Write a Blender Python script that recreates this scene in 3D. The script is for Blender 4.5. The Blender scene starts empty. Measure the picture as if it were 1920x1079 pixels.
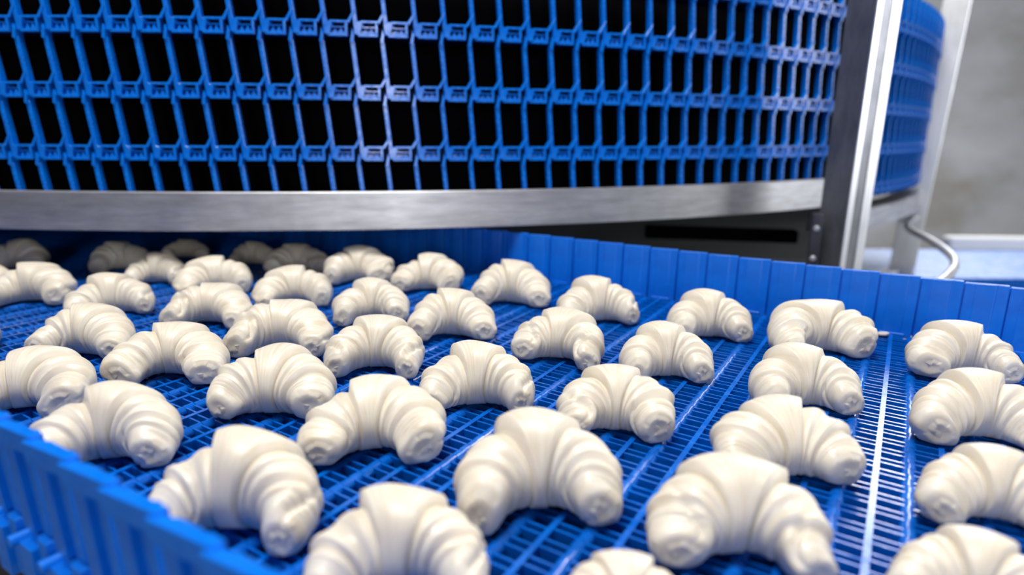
import bpy, bmesh, math, random
import numpy as np
from mathutils import Vector, Matrix

# ================================================================ camera, light, exposure
C = bpy.context.scene.collection
SC = bpy.context.scene
BELT = 0.90                      # height of the belt surface above the floor
CAMZ = BELT + 0.2575
TH, ROLL, FPX = 0.2519, -0.0075, 1150.3
cam_data = bpy.data.cameras.new('camera')
cam = bpy.data.objects.new('camera', cam_data); C.objects.link(cam)
_c, _s = math.cos(ROLL), math.sin(ROLL)
_right = Vector((1, 0, 0)); _down = Vector((0, -math.sin(TH), -math.cos(TH))); _fwd = Vector((0, math.cos(TH), -math.sin(TH)))
_X = _right * _c + _down * _s; _D = -_right * _s + _down * _c
M3 = Matrix((_X, -_D, -_fwd)).transposed()
cam.matrix_world = Matrix.Translation((0, 0, CAMZ)) @ M3.to_4x4()
cam_data.sensor_width = 36; cam_data.lens = 36 * FPX / 1920
cam_data.clip_start = .02; cam_data.clip_end = 60
cam_data.dof.use_dof = True; cam_data.dof.focus_distance = 0.62; cam_data.dof.aperture_fstop = 2.5
SC.camera = cam

SC.view_settings.view_transform = 'Standard'; SC.view_settings.look = 'None'
SC.view_settings.gamma = 1.0; SC.view_settings.use_curve_mapping = False
SC.view_settings.exposure = 0.18

world = bpy.data.worlds.new('hall_air'); SC.world = world; world.use_nodes = True
world.node_tree.nodes['Background'].inputs[0].default_value = (1, 1, 1, 1)
world.node_tree.nodes['Background'].inputs[1].default_value = .09

def area(name, loc, target, sx, sy, power, col=(1, 1, 1)):
    d = bpy.data.lights.new(name, 'AREA'); d.shape = 'RECTANGLE'; d.size = sx; d.size_y = sy
    d.energy = power; d.color = col
    o = bpy.data.objects.new(name, d); C.objects.link(o); o.location = loc
    o.rotation_euler = (Vector(target) - Vector(loc)).to_track_quat('-Z', 'Y').to_euler()
    return o
area('ceiling_lamp', (-.35, .15, 3.4), (0, .55, BELT), 1.0, 1.0, 68, (1, .975, .94))
area('ceiling_lamp', (1.8, 2.8, 3.6), (.3, .6, BELT), 1.4, .6, 60, (1, .98, .95))
area('high_window_daylight', (3.1, 5.6, 3.5), (.3, .6, BELT), 2.6, 1.5, 230, (.92, .96, 1))
area('side_window_daylight', (5.8, .5, 2.0), (.6, 1.2, 1.3), 2.2, 1.8, 85, (.95, .97, 1))
area('rear_window_daylight', (.3, -2.7, 1.45), (-.1, 1.0, 1.2), .45, 1.2, 26, (.97, .98, 1))

# ================================================================ helpers
def tag(o, label=None, cat=None, group=None, kind=None):
    if label: o['label'] = label
    if cat: o['category'] = cat
    if group: o['group'] = group
    if kind: o['kind'] = kind
    return o
def link(name, me, parent=None, loc=None, rz=None):
    o = bpy.data.objects.new(name, me); C.objects.link(o)
    if parent is not None: o.parent = parent
    if loc is not None: o.location = loc
    if rz is not None: o.rotation_euler = (0, 0, rz)
    return o
def empty(name, loc=(0, 0, 0), rz=0, parent=None):
    o = link(name, None, parent, loc, rz); o.empty_display_size = .05; return o

class MB:
    """collects boxes, tubes and prisms, built as one mesh"""
    def __init__(s): s.v = []; s.f = []
    def add(s, vs, fs):
        n = len(s.v); s.v += [tuple(v) for v in vs]; s.f += [tuple(n + i for i in f) for f in fs]
    def box(s, x0, x1, y0, y1, z0, z1):
        s.add([(x0, y0, z0), (x1, y0, z0), (x1, y1, z0), (x0, y1, z0), (x0, y0, z1), (x1, y0, z1), (x1, y1, z1), (x0, y1, z1)],
              [(0, 3, 2, 1), (4, 5, 6, 7), (0, 1, 5, 4), (1, 2, 6, 5), (2, 3, 7, 6), (3, 0, 4, 7)])
    def prism(s, poly, d0, d1, fn):
        """poly (a,b) extruded d0..d1; fn(a,b,d) gives the point"""
        n = len(poly)
        s.add([fn(a, b, d0) for a, b in poly] + [fn(a, b, d1) for a, b in poly],
              [tuple(range(n))[::-1], tuple(range(n, 2 * n))] + [(i, (i + 1) % n, n + (i + 1) % n, n + i) for i in range(n)])
    def tube(s, pts, r, n=8, cap=True):
        pts = [Vector(p) for p in pts]; base = len(s.v); R = r if hasattr(r, '__len__') else [r] * len(pts)
        up = Vector((0, 0, 1)); rings = []
        for i, p in enumerate(pts):
            t = (pts[min(i + 1, len(pts) - 1)] - pts[max(i - 1, 0)]).normalized()
            a = t.cross(up); a = a.normalized() if a.length > 1e-4 else Vector((1, 0, 0)); b = a.cross(t)
            rings.append([p + (a * math.cos(2 * math.pi * k / n) + b * math.sin(2 * math.pi * k / n)) * R[i] for k in range(n)])
        vs = [v for rg in rings for v in rg]
        fs = [(i * n + k, i * n + (k + 1) % n, (i + 1) * n + (k + 1) % n, (i + 1) * n + k) for i in range(len(pts) - 1) for k in range(n)]
        if cap: fs += [tuple(range(n))[::-1], tuple(range(len(vs) - n, len(vs)))]
        s.add(vs, fs)
    def mesh(s, name, mat, bevel=0, smooth=False, seg=1):
        me = bpy.data.meshes.new(name); me.from_pydata(s.v, [], s.f)
        bm = bmesh.new(); bm.from_mesh(me)
        bmesh.ops.recalc_face_normals(bm, faces=bm.faces)
        if bevel: bmesh.ops.bevel(bm, geom=bm.edges[:], offset=bevel, segments=seg, affect='EDGES', profile=.5)
        bm.to_mesh(me); bm.free()
        me.materials.append(mat)
        if smooth: me.polygons.foreach_set('use_smooth', [True] * len(me.polygons))
        return me

# ---------------------------------------------------------------- materials
def mat(name, col, rough=.5, metal=0, **kw):
    m = bpy.data.materials.new(name); m.use_nodes = True
    b = m.node_tree.nodes['Principled BSDF']
    b.inputs['Base Color'].default_value = (*col, 1); b.inputs['Roughness'].default_value = rough
    b.inputs['Metallic'].default_value = metal
    for k, v in kw.items(): b.inputs[k].default_value = v
    return m, m.node_tree.nodes, m.node_tree.links, b
def noise(nt, lk, scale, detail=4, rough=.5, vec=None, dist=0):
    n = nt.new('ShaderNodeTexNoise'); n.inputs['Scale'].default_value = scale; n.inputs['Detail'].default_value = detail
    n.inputs['Roughness'].default_value = rough; n.inputs['Distortion'].default_value = dist
    if vec is not None: lk.new(vec, n.inputs['Vector'])
    return n
def ramp(nt, lk, src, stops):
    r = nt.new('ShaderNodeValToRGB'); e = r.color_ramp.elements
    for i, (p, c) in enumerate(stops):
        el = e[i] if i < 2 else e.new(p)
        el.position = p; el.color = (*c, 1) if len(c) == 3 else c
    lk.new(src, r.inputs[0]); return r
def bump(nt, lk, src, b, strength, dist=.001):
    u = nt.new('ShaderNodeBump'); u.inputs['Strength'].default_value = strength; u.inputs['Distance'].default_value = dist
    lk.new(src, u.inputs['Height']); lk.new(u.outputs[0], b.inputs['Normal']); return u
def mapped(nt, lk, out, scale):
    mp = nt.new('ShaderNodeMapping'); mp.inputs['Scale'].default_value = scale; lk.new(out, mp.inputs[0]); return mp.outputs[0]

def blue_plastic(name, c1, c2, rough):
    m, nt, lk, b = mat(name, c1, rough)
    tc = nt.new('ShaderNodeTexCoord')
    n = noise(nt, lk, 26, 4, .6, tc.outputs['Object'])
    r = ramp(nt, lk, n.outputs[0], [(.3, c1), (.72, c2)]); lk.new(r.outputs[0], b.inputs['Base Color'])
    n2 = noise(nt, lk, 90, 3, .6, tc.outputs['Object'])
    rr = ramp(nt, lk, n2.outputs[0], [(.3, (rough - .07,) * 3), (.75, (rough + .16,) * 3)]); lk.new(rr.outputs[0], b.inputs['Roughness'])
    bump(nt, lk, n2.outputs[0], b, .12, .0006)
    return m
BLUE = blue_plastic('blue_belt_plastic', (.0, .095, .50), (.0, .145, .66), .20)
BLUE_G = blue_plastic('blue_guard_plastic', (.0, .13, .66), (.0, .19, .82), .33)
BLUE_T = blue_plastic('blue_spiral_plastic', (.0, .135, .64), (.0, .20, .80), .19)

def steel(name, c, rough, streak=(1, 1, 1), amp=.25, metal=.85):
    m, nt, lk, b = mat(name, c, rough, metal)
    tc = nt.new('ShaderNodeTexCoord')
    n = noise(nt, lk, 14, 6, .65, mapped(nt, lk, tc.outputs['Object'], streak))
    r = ramp(nt, lk, n.outputs[0], [(.3, tuple(x * (1 - amp) for x in c)), (.7, tuple(min(1, x * (1 + amp * .5)) for x in c))])
    lk.new(r.outputs[0], b.inputs['Base Color'])
    n2 = noise(nt, lk, 5, 5, .7, tc.outputs['Object'])
    rr = ramp(nt, lk, n2.outputs[0], [(.3, (rough - .1,) * 3), (.7, (rough + .12,) * 3)]); lk.new(rr.outputs[0], b.inputs['Roughness'])
    bump(nt, lk, n.outputs[0], b, .15, .0008)
    return m
STEEL = steel('brushed_steel', (.60, .60, .62), .42, (1, 1, 7))
STEEL_B = steel('bright_steel', (.88, .89, .92), .36, (6, 6, .6), .12)
STEEL_P = steel('post_shaded_steel', (.24, .245, .27), .42, (2, 2, .5), .45)
STEEL_D = steel('dark_stained_steel', (.10, .10, .115), .45, (2, 2, .5), .5)
BLACK, *_ = mat('shaded_interior_black', (.002, .002, .003), .9, 0, **{'Specular IOR Level': .05})  # deep shade inside and under the machine, put into the colour
NAVY, *_ = mat('shadowed_navy_plastic', (.0, .006, .03), .7, 0, **{'Specular IOR Level': .15})  # blue plastic with the shade between tiers and under the belt mixed in

def dough_mat():
    m, nt, lk, b = mat('raw_croissant_dough', (.8, .74, .64), .42)
    uv = nt.new('ShaderNodeUVMap'); uv.uv_map = 'dough'
    tc = nt.new('ShaderNodeTexCoord')
    lam = noise(nt, lk, 1, 5, .62, mapped(nt, lk, uv.outputs[0], (48, 2.2, 1)), .4)
    blot = noise(nt, lk, 26, 5, .6, tc.outputs['Object'])
    r1 = ramp(nt, lk, lam.outputs[0], [(.28, (.70, .61, .48)), (.50, (.80, .74, .64)), (.72, (.85, .81, .74))])
    r2 = ramp(nt, lk, blot.outputs[0], [(.3, (.93, .90, .84)), (.62, (1, 1, 1))])
    mx = nt.new('ShaderNodeMix'); mx.data_type = 'RGBA'; mx.blend_type = 'MULTIPLY'; mx.inputs[0].default_value = 1
    lk.new(r1.outputs[0], mx.inputs[6]); lk.new(r2.outputs[0], mx.inputs[7]); lk.new(mx.outputs[2], b.inputs['Base Color'])
    rr = ramp(nt, lk, blot.outputs[0], [(.3, (.46,) * 3), (.7, (.27,) * 3)]); lk.new(rr.outputs[0], b.inputs['Roughness'])
    b.inputs['Subsurface Weight'].default_value = .35; b.inputs['Subsurface Scale'].default_value = .006
    b.inputs['Subsurface Radius'].default_value = (1, .75, .45)
    fine = noise(nt, lk, 160, 3, .6, tc.outputs['Object'])
    ad = nt.new('ShaderNodeMath'); ad.operation = 'MULTIPLY_ADD'; ad.inputs[1].default_value = .35
    lk.new(fine.outputs[0], ad.inputs[0]); lk.new(lam.outputs[0], ad.inputs[2])
    bump(nt, lk, ad.outputs[0], b, .13, .0008)
    return m
DOUGH = dough_mat()

# ================================================================ the hall
def box_obj(name, x0, x1, y0, y1, z0, z1, m):
    b = MB(); b.box(x0, x1, y0, y1, z0, z1); return link(name, b.mesh(name, m))
FLOOR, nt, lk, b = mat('grey_factory_floor', (.20, .21, .23), .5)
n = noise(nt, lk, 3, 5); r = ramp(nt, lk, n.outputs[0], [(.3, (.15, .155, .17)), (.7, (.27, .28, .30))]); lk.new(r.outputs[0], b.inputs['Base Color'])
WALL, nt, lk, b = mat('stained_grey_wall', (.4, .4, .42), .5)
tc = nt.new('ShaderNodeTexCoord')
n = noise(nt, lk, 1.1, 4, .55, mapped(nt, lk, tc.outputs['Object'], (1, 1, 1.6)))
sx = nt.new('ShaderNodeSeparateXYZ'); lk.new(tc.outputs['Object'], sx.inputs[0])
r = ramp(nt, lk, n.outputs[0], [(.32, (.56, .53, .49)), (.5, (.78, .78, .80)), (.68, (.90, .91, .93))]); lk.new(r.outputs[0], b.inputs['Base Color'])
tag(box_obj('floor', -5, 6, -3, 6.2, -.1, 0, FLOOR), kind='structure')
tag(box_obj('wall_back', -5, 6, 6.0, 6.2, 0, 4.2, WALL), kind='structure')
tag(box_obj('wall_right', 6, 6.2, -3, 6.2, 0, 4.2, WALL), kind='structure')
# ---------------------------------------------------------------- dough shape
def dough_grid(seed, NB=108, NV=64, NC=9):
    """one rolled crescent as a grid of points (NU,NV,3); also the spine parameter per ring and the wrap half width"""
    rs = np.random.RandomState(seed * 13 + 2)
    A = (1.72 + rs.uniform(-.28, .24), 1.72 + rs.uniform(-.28, .24))
    rx = .0425 + rs.uniform(-.002, .002); ry = .039 + rs.uniform(-.003, .004)
    b1 = .275 + rs.uniform(-.045, .03)
    kw = rs.uniform(.05, .5); sl = rs.uniform(-.07, .07, 2)
    S = []
    for q in range(2):
        sd = np.random.RandomState(seed * 7 + 1 + 4 * q)
        st = [(b1, .0056 + sd.uniform(-.0012, .0014))]
        bm_ = b1 + sd.uniform(.16, .24); bs_ = bm_ + sd.uniform(.16, .24)
        st.append((bm_, sd.uniform(.0004, .0012))); st.append((bs_, sd.uniform(.0026, .0042)))
        if sd.uniform() > .4: st.append((bs_ + .14, sd.uniform(.0006, .0014)))
        S.append(dict(st=st, v0=sd.uniform(0, 6.28), kk=sd.uniform(2.0, 4.0), tip=sd.uniform(.84, 1.18), ph=sd.uniform(0, 6.28),
                      turns=sd.uniform(1.3, 2.0), slant=sd.uniform(-.14, .14), sq=sd.uniform(.02, .17)))
    body = np.linspace(-.955, .955, NB)
    capf = np.linspace(1, 0, NC + 1)[1:] ** .8
    u = np.concatenate([np.full(NC, -.955), body, np.full(NC, .955)])
    frac = np.concatenate([capf[::-1], np.ones(NB), capf])
    v = np.linspace(0, 2 * math.pi, NV, endpoint=False)
    U, V = np.meshgrid(u, v, indexing='ij'); F = frac[:, None] + 0 * U
    side = (U >= 0).astype(int)
    fade = np.clip((.955 - np.abs(U)) / .4, 0, 1)
    sla = np.where(side == 1, S[1]['slant'], S[0]['slant']) * np.clip(np.abs(U) / .4, 0, 1)
    T = U + fade * (sl[0] * np.sin(V) + sl[1] * np.cos(V)) * .7 + fade * kw * .5 * U * np.sin(V + .5) + sla * fade * np.sin(V + 1)
    R = np.zeros_like(U); E = np.zeros_like(U); RB = np.zeros_like(U)
    for i, sd in enumerate(S):
        a = np.abs(U)
        r = .0332 - .0005 * a - .0046 * a ** 2.2
        for (b, h) in sd['st']:
            s = np.clip((a - b) / (.013 if b == b1 else .010), 0, 1); s = s * s * (3 - 2 * s)
            r = r - h * s
            if b > b1: r += h * .2 * np.exp(-((a - b + .03) / .06) ** 2) * (a < b + .014)        # lip of the layer
            r += h * .3 * np.exp(-((a - b - .13) / .09) ** 2) * (a > b)
        r += .00012 * np.sin(a * 95 + 1.2 * np.sin(V + sd['ph'])) * np.clip((a - b1 - .08) / .2, 0, 1)
        r += .0010 * np.cos(np.clip(a / b1, 0, 1) * math.pi / 2)
        vs = sd['v0'] + sd['kk'] * a
        dv = np.angle(np.exp(1j * (V - vs)))
        am = np.clip((a - .45) / .3, 0, 1)
        r -= .0022 * am * np.exp(-(dv / .12) ** 2)
        r += .0022 * am * np.exp(-((dv - .42) / .36) ** 2)
        r *= 1 + (sd['tip'] - 1) * a ** 2
        r *= 1 + sd['sq'] * np.cos(2 * V + sd['ph']) * a ** 2 + .02 * np.sin(3 * V + 5 * a + sd['ph']) * a
        # blunt end showing the spiral of the roll
        cap = .0085 * np.sqrt(np.clip(1 - F ** 2.4, 0, 1))
        ph = (F * sd['turns'] - V / (2 * math.pi) + sd['ph']) % 1.0
        cap = cap + np.where(F < .999, 1, 0) * .0020 * (ph - .5) * np.clip((1 - F) * 6, 0, 1) * np.clip(F * 4, 0, 1) - .0012 * np.exp(-(F / .3) ** 2)
        m = side == i
        R = np.where(m, r * F, R); RB = np.where(m, r.mean(axis=1, keepdims=True) + 0 * r, RB); E = np.where(m, cap * (F < .999), E)
    al = np.where(T < 0, A[0] * T, A[1] * T)
    ac = np.clip(al, -1.42, 1.42)
    ex = al - ac                                                 # past the flanks the horns run straight
    cx = rx * np.sin(ac) + rx * np.cos(ac) * ex; cy = ry * (np.cos(ac) - 1) - ry * np.sin(ac) * ex
    px, py = np.cos(ac) * rx, -np.sin(ac) * ry
    n = np.hypot(px, py); tx, ty = px / n, py / n
    nx, ny = -ty, tx
    sg = np.sign(U)
    cz = .90 * np.where(F < 1, RB, R)
    rad = R * np.cos(V); up = R * np.sin(V)
    X = cx + nx * rad + tx * E * sg; Y = cy + ny * rad + ty * E * sg; Z = cz + up
    # slightly flattened facets
    f = rs.uniform(35, 80, (5, 3)); p = rs.uniform(0, 6.28, 5)
    d = sum(np.sin(X * f[k, 0] + Y * f[k, 1] + Z * f[k, 2] + p[k]) for k in range(5)) * .0007
    X = X + nx * np.cos(V) * d * F; Y = Y + ny * np.cos(V) * d * F; Z = Z + np.sin(V) * d * F
    zf = .004
    Z = np.where(Z < zf, zf * np.exp((Z - zf) / .006), Z)
    # horns sink a little lower than the wrap
    Y = Y + .02
    ut = np.concatenate([-1 + .045 * capf[::-1], body, 1 - .045 * capf])
    return np.stack([X, Y, Z], -1), ut, b1
# ================================================================ straight conveyor belt of linked modules
BA = math.radians(-32.3)                       # belt travel direction
UX, UY = math.cos(BA), math.sin(BA); NX, NY = -UY, UX
N0, N1 = .133, .921                            # near and far edge, measured across the belt
P = .045
def bw(u, n): return (u * UX + n * NX, u * UY + n * NY)
conveyor = empty('conveyor_belt', (0, 0, BELT))
tag(conveyor, 'wide bright blue plastic mesh conveyor belt with upright side guards carrying the croissants', 'conveyor belt')
# module: local x along travel, y across the belt (0..W), z=0 top
W = N1 - N0
def module_mesh():
    m = MB(); m.box(-.0022, .0022, 0, W, -.014, -.0005)                       # cross rib
    for sgn, off in ((1, .005), (-1, .015)):
        k = 0
        while off + k * .02 + .008 < W:
            y = off + k * .02; k += 1
            for yy in (y, y + .0078):
                m.box(*sorted((sgn * .0022, sgn * .0225)), yy - .0009, yy + .0009, -.0115, -.0012)
            # hinge knuckle: rounded lug closing the loop
            x0 = sgn * .0228; pr = []
            for j in range(12):
                a = math.pi * 2 * j / 12; pr.append((x0 + .0054 * math.cos(a), -.0056 + .0056 * math.sin(a)))
            m.prism(pr, y - .0008, y + .0088, lambda a, b_, d: (a, d, b_))
    # hinge rod
    m.tube([(.0225, 0, -.0056), (.0225, W, -.0056)], .0022, 6)
    me = m.mesh('belt_module', BLUE, smooth=True); me.set_sharp_from_angle(angle=.75); return me
def guard_mesh(side):
    """upright side plate; side +1 far edge, -1 near edge. local x along travel, y outward"""
    h = .0787; m = MB()
    # shingled plate: one edge laps outside its neighbour
    w = P * .5
    g_ = .0009 if side > 0 else .0012
    if side < 0: w = w - .0052
    pl = [(-w + g_, .0012), (-.012, -.0004), (-.010, -.0012), (.009, -.0012), (.011, -.0004), (w - g_, -.0030)]
    back = [(x, y + .0026) for x, y in pl][::-1]
    tilt = .035
    def fn(a, b_, d): return (a, side * (b_ + max(0, d) * tilt), d + (a * .05 if d > h * .7 else 0))
    m.prism(pl + back, -.004, h, fn)
    w = P * .5
    if side < 0:                                   # outer face of the near guards: capping lip and ribs
        m.prism([(-w - .001, .002), (w + .004, -.001), (w + .004, .006), (-w - .001, .009)], h - .013, h + .001, fn)
        m.prism([(-.016, .001), (-.002, .001), (-.002, .0075), (-.016, .0075)], .004, h - .012, fn)
        m.prism([(.004, .001), (.015, .001), (.015, .0045), (.004, .0045)], .006, h - .012, fn)
    else:
        m.prism([(w - .004, .0030), (w + .004, .0030), (w + .004, .0045), (w - .004, .0045)], .0, h - .003, fn)
        m.prism([(-w + .001, .0034), (w - .001, .0004), (w - .001, .003), (-w + .001, .006)], h - .008, h + .0005, fn)
    m.prism([(-.014, -.003), (.014, -.003), (.014, .006), (-.014, .006)], -.016, .002, lambda a, b_, d: (a, side * b_, d))
    if side < 0:                                   # side bearing block and pin under the plate
        m.prism([(-.019, -.002), (-.001, -.002), (-.001, .012), (-.019, .012)], -.045, -.006, lambda a, b_, d: (a, side * b_, d))
        m.prism([(.004, .0), (.016, .0), (.016, .009), (.004, .009)], -.040, .004, lambda a, b_, d: (a, side * b_, d))
        m.prism([(.0225 + .0042 * math.cos(k * .785), -.0056 + .0042 * math.sin(k * .785)) for k in range(8)], -.004, .016, lambda a, b_, d: (a, side * d, b_))
    return m.mesh('side_guard', BLUE_G, bevel=.0004)
MOD = module_mesh(); GF = guard_mesh(1); GN = guard_mesh(-1)
for i in range(-50, 12):
    x, y = bw(i * P + .012, N0)
    md = link('belt_module', MOD, conveyor, (x, y, 0), BA)
    link('side_guard', GF, md, (0, W, 0), 0)
    link('side_guard', GN, md, (0, 0, 0), 0)

# belt support under the mesh: rails on a dark frame
bed = empty('conveyor_stand', (0, 0, 0))
tag(bed, 'dark support frame with wear rails under the blue mesh belt', 'frame')
m = MB()
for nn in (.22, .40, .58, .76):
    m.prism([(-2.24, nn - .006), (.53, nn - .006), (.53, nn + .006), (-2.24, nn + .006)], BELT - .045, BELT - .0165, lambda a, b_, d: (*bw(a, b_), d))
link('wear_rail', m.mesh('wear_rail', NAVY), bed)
m = MB(); m.prism([(-2.24, N0 + .03), (.53, N0 + .03), (.53, N1 - .03), (-2.24, N1 - .03)], BELT - .075, BELT - .0455, lambda a, b_, d: (*bw(a, b_), d))
link('hole_shade_plate', m.mesh('hole_shade_plate', BLACK), bed)  # black plate set under the mesh so its holes read as shade
for uu in (-2.1, -1.3, -.6, .45):
    for nn in (N0 + .06, N1 - .06):
        m = MB(); x, y = bw(uu, nn); m.box(x - .025, x + .025, y - .025, y + .025, 0, BELT - .0755)
        link('leg', m.mesh('leg', STEEL_D), bed)

# ================================================================ spiral tower
TX, TY, TR = -.624, 3.379, 2.364
PT = .0467
A0 = math.atan2(1.02 - TY, 0)                  # reference angle
TIER = .0965
def tower_pt(a, r): return (TX + r * math.cos(a), TY + r * math.sin(a))
# link: local x = tangent (to the right), y = inward, z up
def link_mesh():
    m = MB(); p = PT
    F = lambda a, b_, d: (a, d, b_)
    y0, y1 = -.009, .006
    w = .70 * p
    m.prism([(.002, 0), (w, 0), (w, .0045), (.002, .0045)], y0, y1, F)                    # lower bar
    m.prism([(.006, .020), (w + .002, .020), (w + .002, .0235), (.006, .0235)], y0, y1, F)         # upper bar
    m.prism([(w - .004, .0045), (w, .0045), (w, .020), (w - .004, .020)], y0, y1, F)
    m.prism([(-.002, .004), (.005, .0), (.009, .020), (.0015, .0235)], y0, y1, F)
    m.prism([(.010, .0045), (.0165, .0045), (.014, .012)], y0 + .002, y1, F)               # wedges in the block
    m.prism([(.0185, .0045), (.0265, .0045), (.0225, .0125)], y0 + .002, y1, F)
    m.prism([(.0045, .0125), (w - .003, .0125), (w - .003, .0155), (.0045, .0155)], y0 + .004, y1, F)
    m.prism([(.007, .0155), (.012, .0155), (.0085, .0200)], y0 + .002, y1, F)
    m.prism([(.004, .002), (w - .002, .002), (w - .002, .010), (.004, .010)], .004, y1, F)         # web behind
    m.prism([(w - .001, .0215), (w + .003, .0195), (p - .001, .036), (p - .001, .043)], y0 + .001, y1 - .004, F)   # gusset
    m.prism([(w + .003, -.008), (p - .006, -.011), (p - .004, .004), (w + .0075, .012)], y0 - .001, y1, F)           # hinge lug
    return m.mesh('belt_link', BLUE_T, bevel=.0005)
def bar_mesh():
    m = MB(); L = -.0085
    m.prism([(-.0034, -.007), (.0034, -.007), (.0034, .005), (-.0034, .005)], .003, TIER - .006, lambda a, b_, d: (a + L * (d / TIER) - L*.0, b_, d))
    return m.mesh('guard_bar', BLUE_T, bevel=.0009)
LK = link_mesh(); GB = bar_mesh()
ORD = ['lowest', 'second', 'third', 'fourth', 'topmost']
WHERE = ['lowest blue spiral belt tier, half hidden behind the curved steel ring',
         'blue spiral belt tier just above the one cut off by the steel ring',
         'middle blue spiral belt tier, third above the steel ring',
         'fourth blue spiral belt tier, running along the top edge at left',
         'highest blue spiral belt tier, only its right end in view beside the upright post']
SLOPE = 0.0
def tier_z(k, arc): return CAMZ + TZ0 + k * TIER + arc * SLOPE
TZ0 = -.1485
for k in range(0, 5):
    o = empty('spiral_belt_tier', (TX, TY, 0))
    tag(o, WHERE[k], 'conveyor belt', 'stacked tiers of the spiral conveyor')
    i0, i1 = -24, 62
    for i in range(i0, i1):
        a = A0 + (i * PT + .0028) / TR
        arc = i * PT
        x, y = TR * math.cos(a), TR * math.sin(a)
        l = link('belt_link', LK, o, (x, y, tier_z(k, arc)), a + math.pi / 2)
        l.rotation_euler = (0, math.atan(-SLOPE), a + math.pi / 2)
        g = link('guard_bar', GB, l, (0, 0, 0))
    # the tread of the tier, running inward
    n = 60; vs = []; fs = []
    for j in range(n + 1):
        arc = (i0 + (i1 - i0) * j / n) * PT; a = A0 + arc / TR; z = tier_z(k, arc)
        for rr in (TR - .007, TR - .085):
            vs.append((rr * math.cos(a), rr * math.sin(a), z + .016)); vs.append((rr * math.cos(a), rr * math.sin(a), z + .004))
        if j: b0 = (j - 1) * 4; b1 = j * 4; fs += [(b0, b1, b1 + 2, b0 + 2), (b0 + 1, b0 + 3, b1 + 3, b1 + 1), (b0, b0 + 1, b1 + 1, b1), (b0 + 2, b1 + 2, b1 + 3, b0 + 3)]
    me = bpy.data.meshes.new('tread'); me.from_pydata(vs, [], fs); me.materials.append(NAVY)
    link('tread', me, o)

# drum inside the spiral; black shell set forward for the shaded interior
def cyl(m, cx, cy, r, z0, z1, n=128):
    m.prism([(cx + r * math.cos(2 * math.pi * k / n), cy + r * math.sin(2 * math.pi * k / n)) for k in range(n)], z0, z1, lambda a, b_, d: (a, b_, d))
drum = empty('spiral_drum', (TX, TY, 0)); tag(drum, 'black drum, its shell brought forward as the shaded inside of the blue spiral tower', 'drum')
m = MB(); cyl(m, 0, 0, TR - .10, CAMZ - .16, CAMZ + .75); link('shade_shell', m.mesh('shade_shell', BLACK), drum)
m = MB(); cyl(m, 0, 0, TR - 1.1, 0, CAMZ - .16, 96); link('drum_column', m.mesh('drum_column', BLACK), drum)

# ================================================================ steel frame of the tower
frame = empty('tower_stand', (.74, 1.05, 0)); tag(frame, 'welded steel frame of the spiral: curved ring, tall upright post, rear post and leg', 'frame')
def fl(name, m, mt, bevel=0, **k):
    o = link(name, m.mesh(name, mt, bevel, **k), frame); o.location = (-.74, -1.05, 0); return o
def ring(m, r0, r1, z0, z1, a0, a1, n=96):
    pts = []
    for j in range(n + 1):
        a = a0 + (a1 - a0) * j / n; pts.append((math.cos(a), math.sin(a)))
    vs = []; fs = []
    for j, (c_, s_) in enumerate(pts):
        vs += [(TX + r0 * c_, TY + r0 * s_, z0), (TX + r1 * c_, TY + r1 * s_, z0), (TX + r1 * c_, TY + r1 * s_, z1), (TX + r0 * c_, TY + r0 * s_, z1)]
        if j:
            p_ = (j - 1) * 4; q = j * 4
            for k in range(4): fs.append((p_ + k, q + k, q + (k + 1) % 4, p_ + (k + 1) % 4))
    fs += [(0, 1, 2, 3), (len(vs) - 4, len(vs) - 1, len(vs) - 2, len(vs) - 3)]
    m.add(vs, fs)
RZ1, RZ0 = CAMZ - .1013, CAMZ - .1650
m = MB(); ring(m, TR + .012, TR + .024, RZ0, RZ1, A0 - .75, A0 + .605)
ring(m, TR - .02, TR + .012, RZ0 , RZ0 + .008, A0 - .75, A0 + .605)
fl('ring_bar', m, STEEL, .0012)
PANEL, *_ = mat('shade_panel_black', (.012, .012, .016), .45)  # near-black carrying the gloom below the tower in its colour
# lower ring segment behind the post, carrying the right side of the tower
m = MB(); ring(m, TR - .05, TR + .02, CAMZ - .235, CAMZ - .185, A0 + .62, A0 + 1.25, 60)
fl('ring_segment', m, STEEL, .001)
# front upright: channelled square tube; dark shaded side and lit edges coloured in
CXp, CYp, PHI = .640, 1.170, math.radians(60)
def pf(a, b_, d):      # a along the bright face, b inward
    return (CXp + a * math.sin(PHI) - b_ * math.cos(PHI), CYp + a * math.cos(PHI) + b_ * math.sin(PHI), d)
zt = CAMZ + .62
m = MB(); m.prism([(0.002, .004), (.072, .004), (.072, .060), (0.002, .060)], .0, zt, pf); fl('upright_post', m, STEEL_P, .0012)
m = MB(); m.prism([(0, 0), (.016, 0), (.016, .0037), (0, .0037)], .02, zt, pf)
m.prism([(.046, 0), (.0725, 0), (.0725, .0037), (.046, .0037)], .02, zt, pf)
fl('post_lit_edge', m, STEEL_B, .0006)
m = MB(); m.prism([(.017, .0012), (.045, .0012), (.045, .0036), (.017, .0036)], .02, zt, pf); fl('post_channel', m, STEEL_P, .0004)
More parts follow.
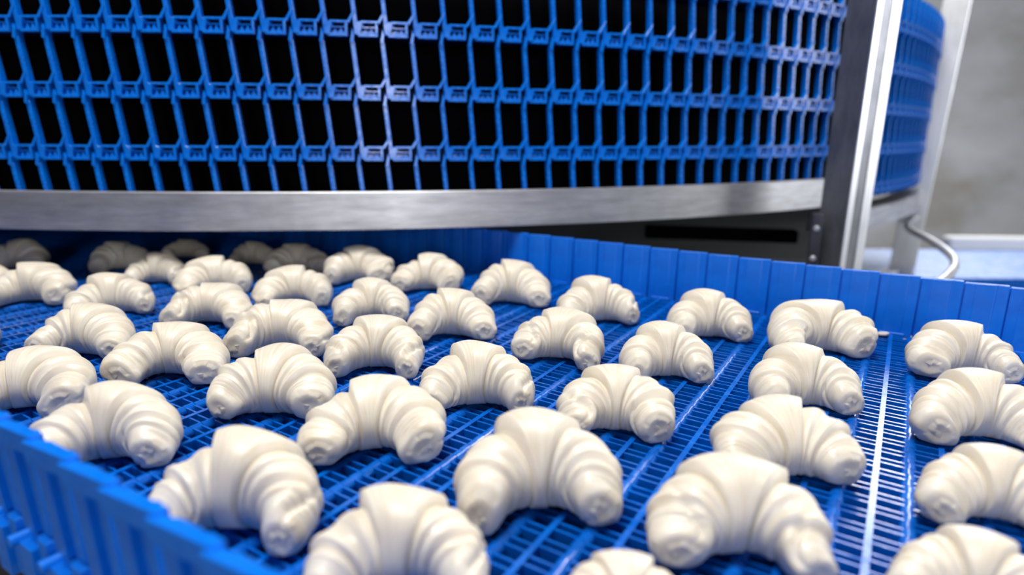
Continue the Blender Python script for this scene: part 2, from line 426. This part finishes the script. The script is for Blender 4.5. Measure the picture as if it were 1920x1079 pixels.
# bracket between the ring and the post
bx0, by0 = pf(0, .055, 0)[:2]
def bf(a, b_, d): return (bx0 - .004 + a * -.90 + b_ * .43, by0 - .016 + a * .43 * 1 - b_ * .5, d)
m = MB(); m.prism([(0, 0), (.020, 0), (.020, .006), (0, .006)], CAMZ - .30, CAMZ - .155, bf); fl('ring_bracket', m, STEEL_D, .001)
def bolt(name, x, y, z, r, nx, ny, parent_fl=fl):
    m = MB(); d = Vector((nx, ny, 0)).normalized(); t = Vector((-d.y, d.x, 0))
    pts = [(r * math.cos(math.pi / 3 * k), r * math.sin(math.pi / 3 * k)) for k in range(6)]
    m.prism(pts, 0, r * .8, lambda a, b_, e: tuple(Vector((x, y, z)) + t * a + d * e + Vector((0, 0, b_))))
    m.prism([(a * 1.35, b_ * 1.35) for a, b_ in pts], -.001, r * .2, lambda a, b_, e: tuple(Vector((x, y, z)) + t * a + d * e + Vector((0, 0, b_))))
    return parent_fl(name, m, STEEL_B, .0004)
bolt('bolt', *bf(.012, .007, CAMZ - .185), .0045, -.5, -.87)
bolt('bolt', *bf(.012, .007, CAMZ - .245), .0045, -.5, -.87)
# crossbeam low behind the far guard
def xb(x0, y0, x1, y1, w, z0, z1, name, mt):
    d = Vector((x1 - x0, y1 - y0, 0)).normalized(); n_ = Vector((-d.y, d.x, 0)) * w / 2; m = MB()
    m.prism([(x0 - n_.x, y0 - n_.y), (x1 - n_.x, y1 - n_.y), (x1 + n_.x, y1 + n_.y), (x0 + n_.x, y0 + n_.y)], z0, z1, lambda a, b_, e: (a, b_, e))
    return fl(name, m, mt, .0015)
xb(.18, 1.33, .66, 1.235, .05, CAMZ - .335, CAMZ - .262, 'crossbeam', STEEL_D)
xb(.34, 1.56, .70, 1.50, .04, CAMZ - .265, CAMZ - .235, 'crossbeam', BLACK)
xb(-.10, 1.50, .93, 1.86, .01, 0, CAMZ - .20, 'shade_panel', PANEL)  # added dark sheet in place of the gloom under the tower
xb(-.12, 1.51, -1.75, 2.55, .01, 0, CAMZ - .20, 'shade_panel', PANEL)  # added likewise behind the belt, darkening the gap at left
bolt('bolt', .545, 1.228, CAMZ - .285, .0065, -.2, -1)
bolt('bolt', .43, 1.25, CAMZ - .30, .005, -.2, -1)
# rear post with its leg
m = MB(); tilt = .035
m.prism([(1.335, 2.10), (1.40, 2.06), (1.44, 2.12), (1.375, 2.16)], 0, zt, lambda a, b_, d: (a + (d - CAMZ) * tilt, b_, d)); fl('rear_post', m, STEEL_B, .002)
xb(1.02, 1.95, 1.36, 2.10, .03, CAMZ - .50, CAMZ - .46, 'leg_brace', STEEL)
# bent guard hoop to the right of the post
pts = [(1.37, 2.08), (1.21, 1.87), (1.124, 1.629), (1.045, 1.441), (.972, 1.319), (.886, 1.215), (.796, 1.125), (.70, 1.06)]
P3 = []
for i in range(len(pts) - 1):
    q0 = pts[max(i - 1, 0)]; q1 = pts[i]; q2 = pts[i + 1]; q3 = pts[min(i + 2, len(pts) - 1)]
    for j in range(6):
        t = j / 6
        P3.append(tuple(.5 * (2 * q1[c] + (q2[c] - q0[c]) * t + (2 * q0[c] - 5 * q1[c] + 4 * q2[c] - q3[c]) * t * t + (3 * q1[c] - q0[c] - 3 * q2[c] + q3[c]) * t ** 3) for c in (0, 1)) + (CAMZ - .28,))
hoop = empty('guard_hoop', (.72, 1.08, CAMZ - .28)); tag(hoop, 'bent round steel bar looping out to the right behind the far belt guard', 'guard rail')
m = MB(); m.tube(P3, .0095, 12)
o = link('hoop_bar', m.mesh('hoop_bar', STEEL, smooth=True), hoop, (-.72, -1.08, -(CAMZ - .28)))
m = MB(); m.box(-.028, .004, -.008, .008, -.018, .018); link('clamp', m.mesh('clamp', STEEL_D, .001), hoop)

# ================================================================ second conveyor in the background, lower and blurred
bc = empty('background_conveyor', (1.9, 2.2, 0)); tag(bc, 'second blue conveyor blurred in the right background with a pale rail behind it', 'conveyor belt')
BZ = CAMZ - .477
PALE = blue_plastic('pale_blue_belt', (.04, .17, .55), (.30, .38, .62), .4)  # blue mottled with a paler blue
def bo(name, x0, x1, y0, y1, z0, z1, mt, bev=.001):
    m = MB(); m.box(x0, x1, y0, y1, z0, z1); return link(name, m.mesh(name, mt, bev), bc, (-1.9, -2.2, 0))
bo('belt', .95, 3.6, 2.02, 2.555, BZ - .03, BZ, PALE)
for i in range(40):
    x = .97 + i * .065
    m = MB(); m.prism([(0, 0), (.062, -.004), (.062, .004), (0, .008)], -.09, .004, lambda a, b_, d: (a, b_, d))
    if i == 0: GM = m.mesh('side_guard', BLUE)
    link('side_guard', GM, bc, (x - 1.9, 2.005 - 2.2, BZ))
bo('back_rail', 1.85, 3.7, 2.56, 2.62, BZ - .01, BZ + .05, mat('white_enamel', (.8, .8, .8), .35)[0], .008)
bo('rail_frame', .95, 3.6, 2.03, 2.54, BZ - .12, BZ - .032, STEEL_D)
for x in (1.1, 2.2, 3.4):
    for y in (2.05, 2.5): bo('leg', x, x + .05, y - .025, y + .025, 0, BZ - .1205, STEEL)
# ================================================================ croissants
CRO = [
(1, 3, -0.9192, 1.1108, 0.8582, 0.1006, 0.966),
(2, 0, -0.7236, 1.113, 0.8617, 0.6491, 0.9515),
(3, 14, -0.6048, 1.0106, 0.7998, 0.1583, 0.9667),
(4, 13, -0.6596, 1.2205, 0.6568, 0.2829, 0.8891),
(5, 0, -0.4984, 1.1623, 0.7194, 0.2031, 0.9648),
(6, 13, -0.3981, 1.1118, 0.851, 0.315, 0.912),
(7, 9, -0.2644, 1.0341, 0.9378, 0.0434, 0.9832),
(8, 19, -0.48, 0.9576, 0.8887, 0.4237, 0.9593),
(9, 19, -0.3295, 0.8923, 0.8823, 0.2864, 0.9562),
(10, 17, -0.7225, 0.8886, 0.9309, 0.2559, 0.9724),
(11, 14, -0.5655, 0.8285, 0.9036, 0.5516, 0.966),
(12, 15, -0.4037, 0.7923, 0.8701, -0.0158, 0.9628),
(13, 1, -0.1922, 0.8119, 0.856, 0.1359, 0.9926),
(14, 5, -0.1394, 0.9785, 0.9048, -0.0184, 0.9962),
(15, 0, 0.002, 0.9012, 1.0066, -0.2043, 1.0092),
(16, 14, 0.1175, 0.8101, 0.9289, 0.1749, 1.0133),
(17, 1, 0.2529, 0.7473, 0.9025, -0.0471, 0.9984),
(18, 10, 0.369, 0.7007, 0.9423, -0.0047, 0.9984),
(19, 12, 0.4916, 0.6271, 0.8952, -0.1936, 1.0033),
(20, 0, -0.4899, 0.6672, 0.9179, 0.0092, 1.0106),
(21, 15, -0.272, 0.6952, 0.9293, 0.0034, 0.969),
(22, 0, -0.0738, 0.7457, 0.945, -0.0238, 0.9896),
(23, 8, 0.0526, 0.6673, 0.8674, -0.2258, 1.0145),
(24, 1, 0.1662, 0.6153, 0.8355, -0.0433, 1.036),
(25, 1, 0.2819, 0.5457, 0.8759, -0.0825, 0.9914),
(26, 16, 0.4019, 0.4821, 0.8901, -0.1399, 0.9904),
(27, 13, -0.3594, 0.6098, 0.9008, 0.1647, 0.9545),
(28, 7, -0.1481, 0.6331, 0.8828, 0.0014, 0.9928),
(29, 14, -0.0338, 0.5411, 0.9091, 0.0599, 0.9911),
(30, 4, 0.0908, 0.4934, 0.8404, -0.0504, 1.0092),
(31, 3, 0.2109, 0.4223, 0.922, -0.0064, 0.9399),
(32, 16, 0.3268, 0.3671, 0.7465, -0.2753, 0.985),
(33, 5, -0.4532, 0.5295, 0.9014, 0.202, 0.9238),
(34, 3, -0.2202, 0.5216, 0.9229, 0.0022, 1.0206),
(35, 5, -0.114, 0.4568, 0.9008, 0.1835, 0.9762),
(36, 1, 0.021, 0.3759, 0.9589, -0.0088, 1.0325),
(37, 8, 0.1382, 0.3307, 0.8788, -0.0066, 0.9969),
(38, 1, -0.3163, 0.4382, 0.8843, 0.1181, 0.992),
(39, 14, -0.181, 0.3505, 0.9426, -0.0867, 1.0136),
(40, 14, -0.0649, 0.2964, 0.8558, 0.0966, 0.9771),
(41, 16, 0.2549, 0.2847, 0.673, -0.3729, 0.9392),
(42, 11, 0.0613, 0.2727, 0.5582, -0.0542, 0.9725),
(43, 14, -0.6573, 0.6794, 0.7746, 0.2844, 0.9827),
(44, 14, -0.8415, 0.9189, 0.9506, 0.352, 0.9254),
]
LAB = {
1: 'shaded raw croissant at the far left edge, just below the steel ring',
2: 'dim raw croissant under the ring at left, half hidden behind a brighter small one',
3: 'small lit raw croissant in front of the dim half hidden one under the ring',
4: 'darkest raw croissant, deep in the shadow under the steel ring',
5: 'dim raw croissant just left of the row of three beneath the middle of the ring',
6: 'greyish raw croissant under the ring, between the half hidden one and a larger lit one',
7: 'raw croissant with flat topped wrap nearest the dark left end of the far guard',
8: 'raw croissant with a tall folded wrap between the two small ones left of centre back',
9: 'raw croissant with upright wrap and even horns, second row behind the belt middle',
10: 'large raw croissant cut by the left edge, third row from the ring',
11: 'raw croissant with drooping right horn, right of the big one cut by the left edge',
12: 'raw croissant lying askew with a deep ridged right shoulder, fourth row on the left half',
13: 'compact raw croissant with two stubby horns, centre of the belt behind the ridged round one',
14: 'raw croissant below the dark corner where the far guard starts, wrap standing tall',
15: 'raw croissant by the far guard in mid photo with a narrow raised wrap',
16: 'raw croissant along the far guard, second to the right of the corner one',
17: 'raw croissant along the far guard with an open blunt right horn, middle of that row',
18: 'raw croissant near the far guard with a dough crumb lying to its right',
19: 'raw croissant at the right edge of the photo closest to the far guard',
20: 'raw croissant at left, right horn curled to the front, behind the one with wide wrap',
21: 'raw croissant left of centre whose left horn lies folded sideways',
22: 'raw croissant mid belt with a drooping fat right horn beside open belt holes',
23: 'raw croissant right of centre with two separated pointed horns, second row from far guard',
24: 'raw croissant, right half, second row, angular peaked wrap and cone shaped right horn',
25: 'raw croissant at right centre, its rolled left horn overlapping the glossy one in front',
26: 'big raw croissant at the right edge in the middle of three stacked down that side',
27: 'raw croissant with tall double ridged wrap, left third of the photo',
28: 'round ridged raw croissant in the centre with barely parted horns',
29: 'raw croissant in sharp focus at centre with a broad collar wrap and wide spread horns',
30: 'sharply focused raw croissant right of centre, left horn hidden by the large front one',
31: 'glossy raw croissant with wet highlights, left of the white lit belt rib',
32: 'big raw croissant cut by the lower right edge of the photo, above the corner one',
33: 'raw croissant cut by the left edge of the photo behind the near guard',
34: 'raw croissant left of centre with a rough open right horn',
35: 'symmetric raw croissant with a broad flat front wrap, centre left foreground',
36: 'largest raw croissant in the centre foreground, left horn hanging to a cut tip',
37: 'large blurred raw croissant in the right foreground with a wide flat right horn tip',
38: 'raw croissant beside the near guard at left, grey shade across its wrap',
39: 'blurred raw croissant next to the near guard, second from the left edge, fat right horn',
40: 'blurred raw croissant cut by the bottom edge of the photo, nearest in the middle',
41: 'raw croissant filling the bottom right corner of the photo',
42: 'raw croissant of which only the top shows at the bottom edge right of the middle',
43: 'sliver of a raw croissant at the left edge beside the open belt holes',
44: 'raw croissant peeking in at the left edge behind the third row',
}
NVAR = 20
VAR = []
for k in range(NVAR):
    G, u, b1 = dough_grid(k)
    NU, NV = G.shape[:2]
    def part(i0, i1, name, cap):
        g = G[i0:i1 + 1]; n = g.shape[0]
        vs = [tuple(p) for p in g.reshape(-1, 3)]
        fs = [(i * NV + j, i * NV + (j + 1) % NV, (i + 1) * NV + (j + 1) % NV, (i + 1) * NV + j) for i in range(n - 1) for j in range(NV)]
        me = bpy.data.meshes.new(name); me.from_pydata(vs, [], fs)
        uvl = me.uv_layers.new(name='dough'); 
        uvs = []
        for i in range(n - 1):
            for j in range(NV):
                for (ii, jj) in ((i, j), (i, j + 1), (i + 1, j + 1), (i + 1, j)):
                    vv = jj / NV
                    uvs += [u[i0 + ii] * .5 + .5 + .012 * math.sin(2 * math.pi * vv + k), (math.sin(2 * math.pi * vv) + 1) * .5 + k * 3.1]
        uvl.data.foreach_set('uv', uvs)
        me.polygons.foreach_set('use_smooth', [True] * len(me.polygons)); me.materials.append(DOUGH)
        bm = bmesh.new(); bm.from_mesh(me); bmesh.ops.recalc_face_normals(bm, faces=bm.faces); bm.to_mesh(me); bm.free()
        return me
    ia = int(np.argmin(np.abs(u + b1 + .018))); ib = int(np.argmin(np.abs(u - b1 - .018)))
    VAR.append((part(ia, ib, 'middle_wrap', 0), part(0, ia, 'horn', 0), part(ib, NU - 1, 'horn', 0)))
for (cid, k, x, y, s, yaw, zs) in CRO:
    o = empty('croissant', (x, y, BELT), yaw)
    o.scale = (s, s, s * zs)
    tag(o, LAB[int(cid)], 'croissant', 'raw croissants on the belt')
    for me in VAR[int(k)]:
        link(me.name.split('.')[0], me, o)

# crumb of dough by the far guard
m = MB(); vs = []
rs = random.Random(4)
bmc = bmesh.new(); bmesh.ops.create_icosphere(bmc, subdivisions=2, radius=1)
for v in bmc.verts: v.co = Vector((v.co.x * .0085, v.co.y * .005, max(v.co.z, -.5) * .0032 + .0014)) * (1 + rs.uniform(-.12, .12))
me = bpy.data.meshes.new('dough_crumb'); bmc.to_mesh(me); bmc.free(); me.materials.append(DOUGH)
me.uv_layers.new(name='dough')
cr = link('dough_crumb', me, None, (.487, .765, BELT)); tag(cr, 'small pale crumb of dough lying by the foot of the far guard', 'crumb')
